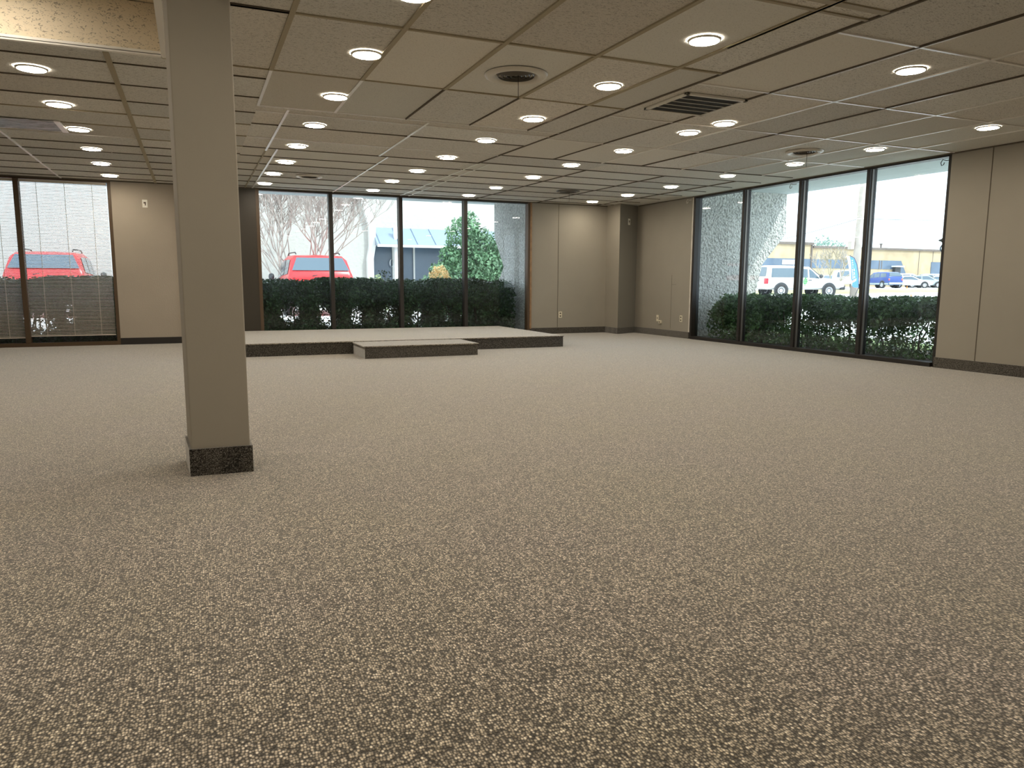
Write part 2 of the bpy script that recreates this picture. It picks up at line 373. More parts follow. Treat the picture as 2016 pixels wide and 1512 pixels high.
zone([XL, RECX], [RECY, 5.57], finish=1)
Fy = [6.70, 6.90, 7.46, 8.14, 8.75]
zone([.57, .83, 2.06, 3.50], Fy, finish=1)
G_y = [8.75, 9.33, 9.92, 10.5, 11.1, 11.7, 12.25, YB]
zone([.57, .93, 2.17, 3.42, 3.50], G_y, finish=None)
H_y = [8.10, 8.70, 9.3, 9.9, 10.5, 11.1, 11.7, 12.25, YB]
zone([3.50, 4.98, 6.20, 7.43], H_y, finish=None)
tiles.poly([(warp(7.43, 8.1), 8.10, CEIL+.004), (XR, 8.10, CEIL+.004), (XR, YB, CEIL+.004), (warp(7.43, YB), YB, CEIL+.004)], [(0, 3, 2, 1)], 0); tone.append((.95, .95, .95))
# raised part of the ceiling at the near left, with its tile-faced drop
zone([XL, -4.0, -2.8, -1.6, -.4, RECX], [YF, -3.4, -2.2, -1, .2, 1.4, 2.6, 3.8, 4.93, RECY], z=REC, finish=2)
for xa, xb in ((XL, -4.0), (-4.0, -2.2), (-2.2, RECX)):
    tiles.poly([(xa, RECY, CEIL), (xb, RECY, CEIL), (xb, RECY, REC), (xa, RECY, REC)], [(0, 1, 2, 3)], 2); tone.append((1, 1, 1))
for ya, yb in ((YF, -1.2), (-1.2, 1.8), (1.8, 4.2), (4.2, RECY)):
    tiles.poly([(RECX, ya, CEIL), (RECX, yb, CEIL), (RECX, yb, REC), (RECX, ya, REC)], [(0, 3, 2, 1)], 2); tone.append((1, 1, 1))
ce = tiles.obj('ceiling', [M['tile'], M['tile_f'], M['tile_b']], kind='structure')
ca = ce.data.color_attributes.new('tone', 'FLOAT_COLOR', 'CORNER'); arr = []
for p, tn in zip(ce.data.polygons, tone): arr += [(*tn, 1)]*p.loop_total
ca.data.foreach_set('color', np.array(arr, dtype=np.float32).ravel())
# grid bars
for x in (.57, 1.20, 1.83, 2.48, 3.13): bar_y(x, YF, 5.57, gt, .03); bar_y(x, 5.57, 6.70, gw if x < 1.4 else gd, .022 if x < 1.4 else .012)
bar_y(3.50, YF, 8.75, gd, .016)
for i, x in enumerate((4.18, 4.84, 5.41, 6.02, 6.70, 7.33)):
    bar_y(x, YF, 8.10, gw if i in (1, 3, 4, 5) else gd, .016)
    if i in (0, 1, 2): bar_y(x+.01, YF, 4.65, gw, .016)
bar_y(3.13, YF, 3.9, gw, .02)
for y in A_y[1:-2]: bar_x(y, RECX, 3.50, gt, .022); 
bar_x(4.38, RECX, .57, gd, .03)  # wide dark strip drawn for the thick shadow along this line
bar_x(5.57, RECX, 3.5, gt, .012); bar_x(6.70, .57, 3.5, gw, .014)
for y in R_y[1:-1]: bar_x(y, 3.50, XR+.05, gw if y > 3 else gt, .02)
bar_x(3.08, 2.9, 3.5, gt, .05)
bar_x(8.10, 3.5, XR, gd, .014)
for y in L_y[1:-1]: bar_x(y, XL, .57, gd if int(y*10) % 3 else gt, .008)
bar_x(8.75, -1.66, -.44, gw, .018)
bar_y(-.44, 5.57, YB, gt, .036, wp=False); bar_y(-1.66, 8.75, YB, gw, .022, wp=False); bar_y(-1.66, 5.57, 8.1, gt, .015, wp=False)
bar_y(.82, 6.76, 8.9, gw, .022, wp=False); bar_y(.82, 8.9, YB, gt, .016, wp=False)
bar_y(2.06, 6.76, 8.72, gw, .022, wp=False); bar_y(.93, 8.75, YB, gw, .022, wp=False); bar_y(2.17, 8.75, YB, gw, .02, wp=False); bar_y(3.30, 8.75, YB, gw, .02, wp=False)
bar_y(3.44, 8.75, YB, gw, .016, wp=False)
for i, y in enumerate(Fy[1:]): bar_x(y, .57, 3.5, gx if i % 2 else gw, .010)
for y in G_y[1:-1]: bar_x(y, .57, 3.5, gx, .010)
for y in H_y[1:-1]: bar_x(y, 3.5, XR, gx, .010)
for x in (4.98, 6.20, 7.43): bar_y(x, 8.7, YB, gd, .014)
# metal edge round the raised part
gw.box((XL, RECY-.02, CEIL-.010), (RECX, RECY+.012, CEIL+.004)); gw.box((RECX-.004, YF, CEIL-.010), (RECX+.035, RECY+.012, CEIL+.004))
gw.box((XL, RECY-.02, CEIL), (RECX, RECY-.006, CEIL+.02))
for x in (-.4, -1.6, -2.8): gt.box((x-.012, YF, REC-.006), (x+.012, RECY, REC+.004))
for y in (1.4, 2.6, 3.8, 4.93): gt.box((XL, y-.012, REC-.006), (RECX, y+.012, REC+.004))
for nm, g, mm, lb in (('grid_bar', gw, 'bar', 'white grid bars'), ('grid_bar', gt, 'bar_tan', 'tan stained grid bars'), ('grid_bar', gd, 'bar_dark', 'thin dark strips drawn for shadow gaps along the tiles'), ('grid_bar', gx, 'bar_dark', 'thin dark strips drawn for shadow gaps across the tiles')):
    g.obj(nm, M[mm], ce)['label'] = lb
# wall angle along the ceiling
b = MB(); b.box((XL, YB-.02, CEIL-.012), (7.33, YB, CEIL+.003)); b.box((XR-.02, YF, CEIL-.008), (XR, 12.2, CEIL+.003)); b.obj('trim_8', M['bar_dark'], kind='structure')

# downlights -------------------------------------------------------
ROWS = [
 ('left of the column', [(-.95,6.21),(-.95,7.35),(-.94,8.45),(-.96,9.62),(-.98,10.76),(-.99,11.92)]),
 ('nearest the right side of the column', [(1.11,3.86),(1.10,4.95),(1.11,6.14),(1.12,7.30),(1.11,8.48),(1.12,9.65),(1.08,10.76),(1.06,11.86)]),
 ('running over the middle of the stage', [(2.90,3.84),(2.91,4.98),(2.87,6.22),(2.85,7.33),(2.82,8.51),(2.79,9.68),(2.73,10.80),(2.72,12.0)]),
 ('running over the right end of the stage', [(4.58,3.78),(4.54,5.67),(4.50,6.15),(4.46,7.27),(4.40,8.40),(4.42,9.57),(4.38,10.85),(4.35,12.0)]),
 ('along the right window wall', [(6.88,4.80),(6.88,6.05),(6.84,7.18),(6.76,8.33),(6.75,9.62),(6.74,10.83),(6.70,11.95)]),
]
ordn = ['farthest', 'second farthest', 'third farthest', 'fourth farthest', 'fifth farthest', 'sixth farthest', 'seventh farthest', 'eighth farthest']
proto = thing('ceiling_downlight', 'x', 'ceiling light', (0, 0, CEIL), group='round ceiling downlights')
MB().lathe([(.0885, -.010), (.092, -.0105), (.097, -.007), (.101, .001)], 40).obj('trim_ring', M['white_metal'], proto, smooth=True)
b = MB(); b.lathe([(.0885, -.0095), (.080, -.011), (.06, -.013), (.03, -.0145), (.0005, -.015)], 40); b.obj('lens', M['lens'], proto, smooth=True)
first = True
for nm, L in ROWS:
    n = len(L)
    for i, (x, y) in enumerate(L):
        lb = f'lit downlight, {ordn[n-1-i]} in the row {nm}'
        if i == 0: lb = f'lit downlight, nearest the viewer in the row {nm}'
        if nm.startswith('running over the right') and i in (1, 2):
            lb = 'right one of the close pair of downlights below the square grille' if i == 1 else 'left one of the close pair of downlights below the square grille'
        o = proto if first else dup(proto); first = False
        o.location = (x, y, CEIL); o['label'] = lb
for x, y, z in ((-1.05, 5.08, REC), (-2.2, 5.08, REC), (.55, 2.4, CEIL), (.55, 1.2, CEIL), (-.75, 2.6, REC), (-1.2, 1.6, REC), (-3.2, 4.6, REC), (-3.2, 1.6, REC), (-3.2, 7.4, CEIL), (-3.2, 10.2, CEIL), (1.11, 2.6, CEIL), (2.9, 2.6, CEIL), (2.9, .4, CEIL), (4.55, 2.4, CEIL),
              (6.88, 2.5, CEIL), (6.88, .2, CEIL), (1.1, -2, CEIL), (4.6, -2, CEIL), (-2.2, -1.6, REC)):  # unseen lamps; some of the near ones were added to brighten the column
    dup(proto, (x, y, z), label='round ceiling downlight outside the view, put in to light the near part of the room')

# round vents ------------------------------------------------------
def round_vent(x, y, label, r=.225, cord=True, fl='white_metal'):
    t = thing('round_ceiling_vent', label, 'ceiling vent', (x, y, CEIL), group='round ceiling diffusers')
    MB().lathe([(r, .0), (r*.97, -.012), (r*.86, -.022), (r*.72, -.016), (r*.66, .0), (r*.66, .03)], 48).obj('flange', M[fl], t, smooth=True)
    MB().lathe([(r*.70, .0), (r*.70, .06), (.001, .06)], 32).obj('throat', M['black'], t)
    for k, q in enumerate((.56, .43, .30, .17)):
        MB().lathe([(r*q, -.014), (r*(q+.085), .010), (r*(q+.08), .012), (r*(q-.005), -.012), (r*q, -.014)], 40).obj('louver_ring', M['vent_dark'], t, smooth=True)
    if cord: MB().tube([(0, -.04, .0), (0, -.04, -.17)], .0022, 5).obj('pull_cord', M['bronze'], t)
round_vent(2.17, 5.0, 'large round vent with pull cord, nearest the viewer in the middle of the ceiling')
round_vent(6.30, 6.48, 'round vent with pull cord above the right windows', .20)
round_vent(1.56, 10.8, 'round vent without cord above the left part of the stage', .18, False)
round_vent(5.58, 10.75, 'round dark vent with cord near the far right corner', .19, True, 'vent_dark')

# square return grille --------------------------------------------
t = thing('return_air_grille', 'square white return grille with dark filter strips in the ceiling', 'ceiling grille', (3.84, 5.18, CEIL))
h = .295
b = MB()
for a, c in (((-h, -h), (h, -h+.035)), ((-h, h-.035), (h, h)), ((-h, -h), (-h+.035, h)), ((h-.035, -h), (h, h))):
    b.box((a[0], a[1], -.016), (c[0], c[1], .002))
b.obj('frame', M['white_metal'], t, bevel=.003)
for k in range(4):
    y = -h+.035+(k+1)*(2*h-.07)/5
    MB().box((-h+.03, y-.0045, -.014), (h-.03, y+.0045, -.009)).obj('cross_bar', M['white_metal'], t)
MB().box((-h+.02, -h+.02, -.0095), (h-.02, h-.02, .001)).obj('filter', M['black'], t)
# grey plastic sheet covering a tile opening
t = thing('plastic_ceiling_sheet', 'wrinkled grey plastic sheet filling a ceiling tile opening at the left', 'ceiling sheet', (-1.9, 8.38, CEIL))
b = MB(); nx, ny = 24, 8
vs = [(-.82+1.62*i/nx, -.27+.52*j/ny, -.004+.004*math.sin(i*1.7+j)*math.cos(j*1.3+i*.5)) for j in range(ny+1) for i in range(nx+1)]
b.poly(vs, [(j*(nx+1)+i, (j+1)*(nx+1)+i, (j+1)*(nx+1)+i+1, j*(nx+1)+i+1) for j in range(ny) for i in range(nx)]); b.obj('sheet', M['plastic_sheet'], t, smooth=True)
MB().box((.80, -.28, -.010), (.85, .27, .0)).obj('edge_strip', M['bar'], t)

# small wall things ------------------------------------------------
def outlet(name, label, cat, loc, rz, slots, mt='ivory', w_=.07, h_=.115):
    t = thing(name, label, cat, loc, rz)   # local -y faces the room
    MB().box((-w_/2, -.006, -h_/2), (w_/2, 0, h_/2)).obj('plate', M[mt], t, bevel=.002)
    for (dx, dz, sw, sh) in slots:
        MB().box((dx-sw/2, -.009, dz-sh/2), (dx+sw/2, -.004, dz+sh/2)).obj('socket' if name == 'wall_outlet' else 'connector', M['bar_dark'], t)
duplex = [(0, .026, .03, .026), (0, -.026, .03, .026)]
outlet('wall_outlet', 'ivory outlet low on the far wall between the stage and corner', 'outlet', (6.36, YB, .355), 0, duplex)
outlet('wall_outlet', 'ivory outlet low on the right wall beside the window', 'outlet', (XR, 10.78, .335), -PI/2, duplex)
outlet('jack_plate', 'ivory cable jack plate low on the right wall near the corner', 'wall plate', (XR, 11.50, .315), -PI/2, [(0, 0, .018, .03)])
t = thing('phone_jack_box', 'small ivory surface box below the cable jack plate', 'junction box', (XR, 11.40, .22), -PI/2)
MB().box((-.035, -.028, 0), (.035, 0, .06)).obj('housing', M['ivory'], t, bevel=.003); MB().box((-.014, -.031, .015), (.014, -.027, .04)).obj('socket', M['bar_dark'], t)
outlet('cable_plate', 'white speaker cable plate high on the left wall beside the blinds', 'wall plate', (-.60, YB, 2.095), 0, [(0, .012, .032, .022), (.006, -.012, .014, .03)], 'plate')
outlet('cable_plate', 'white speaker cable plate high on the corner pillar', 'wall plate', (7.60, 12.138, 2.095), .433, [(0, .012, .032, .022), (0, -.012, .014, .03)], 'plate')
def hook(label, loc, rz, mt):
    t = link('wire_hook', None); t.location = loc; t.rotation_euler = (0, 0, rz); tag(t, label, 'hook', 'curled wires at the window heads')
    MB().tube([(0, 0, 0), (-.05, -.01, .0), (-.09, -.02, .012), (-.11, -.02, -.02), (-.10, -.02, -.05), (-.075, -.02, -.045), (-.065, -.02, -.02)][::-1], .0045, 6).obj('wire', M[mt], t)
hook('curled white wire at the top of the right window, corner side', (XR-.005, 10.60, 2.36), PI/2+PI, 'plate')
hook('dark curled wire at the top of the rightmost pane', (XR+.02, WR[0]+.02, 2.34), PI/2+PI, 'bronze')
hook('small curled wire at the middle mullion top of the right window', (XR-.005, 8.20, 2.34), PI/2+PI, 'alu')

# blinds -----------------------------------------------------------
def blind(x0, x1, zb, label):
    t = thing('venetian_blind', label, 'blind', ((x0+x1)/2, YB+.035, 0), group='venetian blinds at the left window')
    hw = (x1-x0)/2; top = CEIL-.035
    MB().box((-hw, -.02, top-.035), (hw, .02, top)).obj('headrail', M['blind'], t)
    b = MB(); z = top-.05; k = 0
    while z > zb+.02:
        dr = random.uniform(-.02, .02)
        pr = [(-.0125, .0), (-.006, .0022), (0, .003), (.006, .0022), (.0125, 0)]
        a = .30+dr; ca_, sa = math.cos(a), math.sin(a)
        P = [(u*ca_-q*sa, u*sa+q*ca_) for u, q in pr]
        n = len(P)
        b.poly([(-hw, u, z+q) for u, q in P]+[(hw, u, z+q+random.uniform(-.0005, .0005)) for u, q in P], [(i, i+1, n+i+1, n+i) for i in range(n-1)])
        z -= .0212; k += 1
    b.obj('slats', M['blind'], t, smooth=True)
    MB().box((-hw, -.012, zb), (hw, .012, zb+.018)).obj('bottom_rail', M['blind'], t, bevel=.003)
    for q in (-.62, 0.02, .66):
        MB().box((q*hw-.003, -.0165, zb), (q*hw+.003, -.0145, top)).obj('ladder_cord', M['blind'], t)
blind(-2.185, -1.10, .145, 'lowered venetian blind in the pane next to the left wall section')
blind(-3.38, -2.255, .125, 'lowered venetian blind cut off by the left edge of the photo')

# ================================================================== BUILDING OUTSIDE
b = MB(); b.box((XL-.2, YF-.2, REC+.12), (10.08, 14.75, REC+.4)); b.obj('roof', M['stucco_l'], kind='structure')
b = MB(); b.box((XL-.2, YB+.165, CEIL+.165), (10.08, 14.75, REC+.118)); b.box((XR+.165, YF-.2, CEIL+.165), (10.08, YB+.165, REC+.118)); b.obj('soffit', M['soffit'], kind='structure')
# fins carrying the overhang (same profile on both sides)
FIN_R = [(0, 0), (1.38, 0), (1.38, .85), (1.50, 1.30), (2.01, 1.86), (1.99, CEIL+.165), (0, CEIL+.165)]
FIN_L = [(0, 0), (2.0, 0), (1.56, .98), (1.28, 1.27), (1.79, 1.89), (1.79, CEIL+.165), (0, CEIL+.165)]
b = MB(); b.prism([(XR+.17+u, 10.68, z) for u, z in FIN_R], (0, .28, 0)); b.obj('wing_wall_right', M['stucco_r'], kind='structure')
b = MB(); b.prism([(5.80, YB+.17+u, z) for u, z in FIN_L], (.28, 0, 0)); b.obj('wing_wall_back', M['stucco_r'], kind='structure')
b = MB(); b.box((5.75, YB+.16, 0), (XR+.2, YB+.3, CEIL+.165)); b.box((XR+.165, 10.95, 0), (XR+.3, YB+.3, CEIL+.165)); b.obj('wall_outer_corner', M['stucco_r'], kind='structure')

# ground -----------------------------------------------------------
def gh(x):
    return float(np.interp(x, [14, 35, 62, 74, 200], [-.01, .15, .45, .55, .6]))
def strip(name, y0, y1, m, x0=-60, x1=160, dz=0, ny=1, hf=None):
    xs = list(np.linspace(x0, x1, 45)); b = MB(); n = len(xs)
    for y in np.linspace(y0, y1, ny+1):
        b.v += [(x, y, gh(x)+dz+(hf(x, y) if hf else 0)) for x in xs]
    for j in range(ny):
        b.f += [(j*n+i, j*n+i+1, (j+1)*n+i+1, (j+1)*n+i) for i in range(n-1)]; b.mi += [0]*(n-1)
    return b.obj(name, m, kind='structure')
b = MB(); 
strip('ground', -30, 30, M['ground'], dz=-.02)
strip('street', 30, 40, M['road'], dz=-.02)
strip('grass_verge', 40, 54, M['verge'], dz=.0, ny=10, hf=lambda x, y: .10*math.sin((y-40)*PI/7)**2)
strip('parking_lot', 54, 150, M['ground'], dz=0)
MB().box((-6, YB+.17, -.12), (5.78, 14.9, .0)).obj('planting_bed', M['mulch'], kind='structure')
MB().box((XR+.17, 3.5, -.12), (9.75, 10.66, .0)).obj('planting_bed_side', M['mulch'], kind='structure')
MB().box((9.8, -2, -.12), (10.9, 29.5, -.01)).obj('lawn', M['lawn'], kind='structure')
MB().box((-20, 23.0, -.12), (12, 28, -.04)).obj('entry_bed', M['lawn'], kind='structure')

# leaf clouds ------------------------------------------------------
def leaves_mesh(name, pts, size, m, up=.4, aspect=.5):
    n = len(pts); pts = np.asarray(pts, float)
    nrm = rng.normal(size=(n, 3)); nrm[:, 2] += up; nrm /= np.linalg.norm(nrm, axis=1)[:, None]
    t = rng.normal(size=(n, 3)); t -= nrm*(t*nrm).sum(1)[:, None]; t /= np.linalg.norm(t, axis=1)[:, None]
    s = np.cross(nrm, t); L = (size*rng.uniform(.7, 1.3, n))[:, None]
    v = np.stack([pts-t*L/2, pts+s*L*aspect/2+nrm*L*.10, pts+t*L/2, pts-s*L*aspect/2+nrm*L*.10], 1).reshape(-1, 3)
    me = bpy.data.meshes.new(name); me.vertices.add(4*n); me.vertices.foreach_set('co', v.astype(np.float32).ravel())
    me.loops.add(4*n); me.loops.foreach_set('vertex_index', np.arange(4*n, dtype=np.int32))
    me.polygons.add(n); me.polygons.foreach_set('loop_start', np.arange(0, 4*n, 4, dtype=np.int32)); me.polygons.foreach_set('loop_total', np.full(n, 4, dtype=np.int32))
    me.materials.append(m); me.update(calc_edges=True); me.validate(); return me
def stem_tubes(b, p0, p1, r, n=4, wob=.04):
    P = [Vector(p0).lerp(Vector(p1), i/n)+Vector((random.uniform(-wob, wob), random.uniform(-wob, wob), 0)) for i in range(n+1)]
    b.tube(P, [r*(1-.6*i/n) for i in range(n+1)], 5)
def hedge(label, axis, a0, a1, c0, c1, ztop, n, m, holes, thin, endtaper=None):
    """axis 'x' or 'y': the long direction; c0..c1 is the thickness range"""
    t = thing('hedge', label, 'hedge')
    N = n*4
    a = rng.uniform(a0, a1, N); c = rng.uniform(c0, c1, N); z = rng.uniform(.02, ztop+.03, N)
    top = ztop+.03*np.sin(a*3.1)+.02*np.sin(a*9+1)
    if endtaper: top = np.minimum(top, endtaper(a))
    keep = z < top+rng.normal(0, .02, N)
    mid = (c0+c1)/2; hw = (c1-c0)/2
    keep &= np.abs(c-mid) < hw*np.sqrt(np.clip(1-(np.clip(z-top*.75, 0, 1)/(top*.25+.08))**2, 0, 1))
    dens = np.where(z > top*.62, 1.0, thin+(1-thin)*np.clip((z-.15)/(top*.62), 0, 1)**1.5)
    for (ha, hz, hr, hh) in holes:
        q = ((a-ha)/hr)**2+((z-hz)/hh)**2
        dens = dens*np.clip(q*.9-.15, 0.06, 1)
    keep &= rng.uniform(size=N) < dens
    a, c, z = a[keep], c[keep], z[keep]
    P = np.stack([a, c, z], 1) if axis == 'x' else np.stack([c, a, z], 1)
    link('foliage', leaves_mesh('foliage', P, .062, m), t)
    # loose sprigs sticking up
    b = MB(); k = a0
    while k < a1:
        for _ in range(2):
            q = random.uniform(c0+.15, c1-.15); q2 = q+random.uniform(-.15, .15); k2 = k+random.uniform(-.2, .2)
            zt = min(ztop*.85, float(endtaper(np.array([k2]))[0])*.9 if endtaper else 9)
            p0, p1 = ((k, q, 0), (k2, q2, zt)) if axis == 'x' else ((q, k, 0), (q2, k2, zt))
            stem_tubes(b, p0, p1, random.uniform(.008, .018))
        k += random.uniform(.12, .3)
    b.obj('stems', M['bark_d'], t)
    return t
holesL = []
for px, py, r_ in ((565, 615, .20), (640, 622, .13), (622, 610, .07), (692, 622, .14), (752, 612, .14), (808, 622, .16), (862, 612, .10), (875, 630, .07), (908, 622, .10), (98, 632, .16), (70, 626, .10), (145, 616, .10)):
    p = at_y(px, py, 13.9); holesL.append((p.x, max(.12, p.z), r_*1.25, .26))
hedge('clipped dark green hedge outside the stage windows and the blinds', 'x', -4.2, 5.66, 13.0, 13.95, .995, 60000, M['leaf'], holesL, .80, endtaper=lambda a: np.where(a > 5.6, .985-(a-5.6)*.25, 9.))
holesR = [(rng.uniform(6.0, 9.2), rng.uniform(.14, .60), rng.uniform(.05, .13), rng.uniform(.07, .15)) for _ in range(70)]
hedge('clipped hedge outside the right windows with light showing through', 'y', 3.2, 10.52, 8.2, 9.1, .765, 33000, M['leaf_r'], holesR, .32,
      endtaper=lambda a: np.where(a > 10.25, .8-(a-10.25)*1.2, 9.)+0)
# sapling sticking out of the hedge
t = thing('sapling', 'thin dark sapling poking above the hedge outside the second stage pane', 'sapling', at_y(757, 556, 14.1)); t.location.z = 0
b = MB(); stem_tubes(b, (0, 0, 0), (.0, 0, 1.13), .008, 5, .01)
for k in range(7):
    a = k*2.4; z = .95+.03*k; b.tube([(0, 0, z), (.10*math.cos(a), .1*math.sin(a), z+.06)], .003, 4)
b.obj('stem', M['bark_d'], t)
link('leaves', leaves_mesh('leaves', np.array([(random.gauss(0, .07), random.gauss(0, .05), random.uniform(.98, 1.17)) for _ in range(45)]), .05, M['leaf']), t)

# neighbour building ------------------------------------------------
YN = 28.0
def N(px, py): return at_y(px, py, YN)
nb = thing('neighbour_building', 'pale stucco building with angular column and blue metal awning behind the hedge', 'building')
colx = [(N(709,396), N(721,396)), (N(724,448), N(737,448)), (N(725,485), N(737,485)), (N(721,510), N(733,510)), (N(721,575), N(733,575))]
topz = 6.0
dx = (colx[0][0].x-colx[1][0].x)/(colx[0][0].z-colx[1][0].z)
pts = [c[0] for c in colx]; tl = Vector((pts[0].x+dx*(topz-pts[0].z), YN, topz))
L_ = [(-24, YN, -.1), (-24, YN, topz), tuple(tl)]+[(p.x, YN, p.z) for p in pts[:-1]]+[(pts[3].x, YN, -.1)]
MB().prism(L_[::-1], (0, .3, 0)).obj('wall', M['stucco_l'], nb)
rt = [c[1] for c in colx]
band = [(tl.x, YN-.25, topz)]+[(p.x, YN-.25, p.z) for p in pts[:-1]]+[(pts[3].x, YN-.25, -.1), (rt[3].x, YN-.25, -.1)]+[(p.x, YN-.25, p.z) for p in rt[3::-1]]+[(tl.x+.25, YN-.25, topz)]
MB().prism(band, (0, .9, 0)).obj('angled_column', M['column_white'], nb)
zA, zG = N(800, 449).z, N(800, 485).z
MB().box((rt[1].x-.5, YN+.35, zA), (16, YN+.6, topz)).obj('fascia_wall', M['stucco_l'], nb)
MB().box((rt[1].x-.5, YN+2.6, -.1), (16, YN+2.8, topz)).obj('recess_wall', M['stucco_l'], nb)
x0, x1 = rt[1].x-.05, 13.0
b = MB().prism([(x0, YN+.34, zA), (x0, YN+.1-.75, zG+.05), (x0, YN-.65, zG), (x0, YN+.34, zG)], (x1-x0, 0, 0)); aw = b.obj('awning', M['awning'], nb)
x = x0+.1
while x < x1:
    b = MB(); b.tube([(x, YN+.33, zA+.01), (x, YN-.66, zG+.06)], .014, 4); b.obj('seam', M['seam'], aw); x += .72
MB().box((x0, YN-.74, zG-.07), (x1, YN-.64, zG+.02)).obj('gutter', M['white_car'], nb)
MB().box((x0, YN+2.45, -.05), (13, YN+2.58, zG+.3)).obj('storefront_glass', M['blueglass'], nb)
for px, w_ in ((774, .08), (815, .07)):
    p = at_y(px, 520, YN+2.4); MB().box((p.x-w_/2, YN+2.36, 0), (p.x+w_/2, YN+2.44, zG+.3)).obj('door_mullion', M['white_car'], nb)
p = at_y(780, 500, YN-.3); MB().box((p.x-.08, YN-.38, -.1), (p.x+.08, YN-.22, zA)).obj('post', M['white_car'], nb)
p = at_y(771, 518, YN+2.3); b = MB(); b.tube([(p.x+.07*math.cos(a), YN+2.3, p.z+.16*math.sin(a)) for a in np.linspace(0, 2*PI, 13)], .014, 5); b.obj('door_handle', M['chrome'], nb)
MB().box((13, YN-.05, -.1), (16, YN+.3, topz)).obj('end_wall', M['stucco_l'], nb)
MB().box((-24, YN+.3, topz-.2), (16, YN+14, topz)).obj('roof', M['stucco_l'], nb)

# trees ------------------------------------------------------------
def bare_tree(label, base, height, spread, nst, depth, seed, r0, twist=.5, m='bark'):
    rnd = random.Random(seed); t = thing('bare_tree', label, 'tree', base)
    tr = MB(); br = MB()
    def grow(p, d, L, r, lv):
        n = 3; P = [p]; q = p.copy(); dd = d.copy()
        for i in range(n):
            dd = (dd+Vector((rnd.gauss(0, .10), rnd.gauss(0, .10), rnd.gauss(.02, .05)))).normalized(); q = q+dd*(L/n); P.append(q.copy())
        rr = [r*(1-.35*i/n) for i in range(n+1)]
        (tr if lv >= depth-1 else br).tube(P, rr, 5 if lv > 1 else 3, cap=False)
        if lv <= 0: return
        k = 3 if lv > 1 else 3
        for j in range(k):
            i = rnd.choice([2, 3, 3]) if j else 3
            nd = (dd+Vector((rnd.gauss(0, twist), rnd.gauss(0, twist), rnd.uniform(.0, .35)))).normalized()
            grow(P[i].copy(), nd, L*rnd.uniform(.6, .82), r*.78, lv-1)
    for s in range(nst):
        a = s*2*PI/nst+rnd.uniform(-.3, .3); d = Vector((math.cos(a)*spread, math.sin(a)*spread, 1)).normalized()
        grow(Vector((.06*math.cos(a), .06*math.sin(a), 0)), d, height*.36, r0, depth)
    tr.obj('trunk', M[m], t, smooth=True); br.obj('branches', M[m], t, smooth=True)
    return t
def leafy(name, label, cat, base, blobs, n, size, m, trunk=None):
    t = thing(name, label, cat, base); pts = []
    V = sum(r[0]*r[1]*r[2] for _, r in blobs)
    for c, r in blobs:
        k = int(n*(r[0]*r[1]*r[2])/V)
        d = rng.normal(size=(k, 3)); d /= np.linalg.norm(d, axis=1)[:, None]; q = rng.uniform(.45, 1.03, k)**.6
        pts.append(np.array(c)+d*np.array(r)*q[:, None]*(1+.10*np.sin(d[:, :1]*9+d[:, 2:]*7)))
    pts = np.concatenate(pts); pts = pts[pts[:, 2] > 0.02]
    link('foliage', leaves_mesh('foliage', pts, size, m, up=.3), t)
    if trunk: b = MB(); stem_tubes(b, (0, 0, 0), (0, 0, trunk), .06, 4, .02); b.obj('trunk', M['bark_d'], t)
    return t
bare_tree('bare multi-stemmed tree behind the red car, outside the stage windows', (2.95, 24.2, -.1), 4.2, .50, 7, 6, 3, .026, .40)
bare_tree('bare tree across the street in front of the tan building', (at_d(1640, 560, 62).x, at_d(1640, 560, 62).y, .35), 3.8, .75, 4, 4, 11, .05, .45)
leafy('evergreen_shrub_tree', 'large bushy evergreen behind the hedge beside the wing wall', 'tree', (6.75, 18.6, 0),
      [((-.05, 0, .9), (1.0, .8, .95)), ((.35, 0, 1.7), (.55, .5, .65)), ((-.15, 0, 2.1), (.5, .45, .55)), ((0, 0, 2.45), (.28, .25, .35)), ((.75, .1, 1.1), (.6, .6, .9)), ((-.75, .1, .7), (.5, .5, .75)), ((-.55, 0, 1.55), (.3, .3, .4))], 15000, .11, M['leaf_e'], 2.0)
p = at_d(866, 545, 17.2); leafy('autumn_shrub', 'small pale orange shrub left of the evergreen', 'shrub', (p.x, p.y, 0), [((0, 0, 1.0), (.26, .22, .34)), ((-.03, 0, .6), (.22, .2, .4))], 2600, .05, M['leaf_a'], .9)
p = at_d(741, 552, 24.5); leafy('round_shrub', 'low round green shrub at the foot of the angled column', 'shrub', (p.x, p.y, 0), [((0, 0, .65), (.45, .4, .5)), ((0, 0, .3), (.5, .4, .4))], 3000, .07, M['leaf_g'], .5)
p = at_d(1632, 478, 150); leafy('distant_tree', 'distant treetop above the roof of the tan building', 'tree', (p.x, p.y, .6), [((0, 0, 7.6), (4.2, 3, 1.4)), ((-1.6, 0, 9.0), (1.7, 1.5, 1.3)), ((3.0, 0, 6.8), (3, 2, 1.0))], 900, .5, M['leaf_far'], 8)

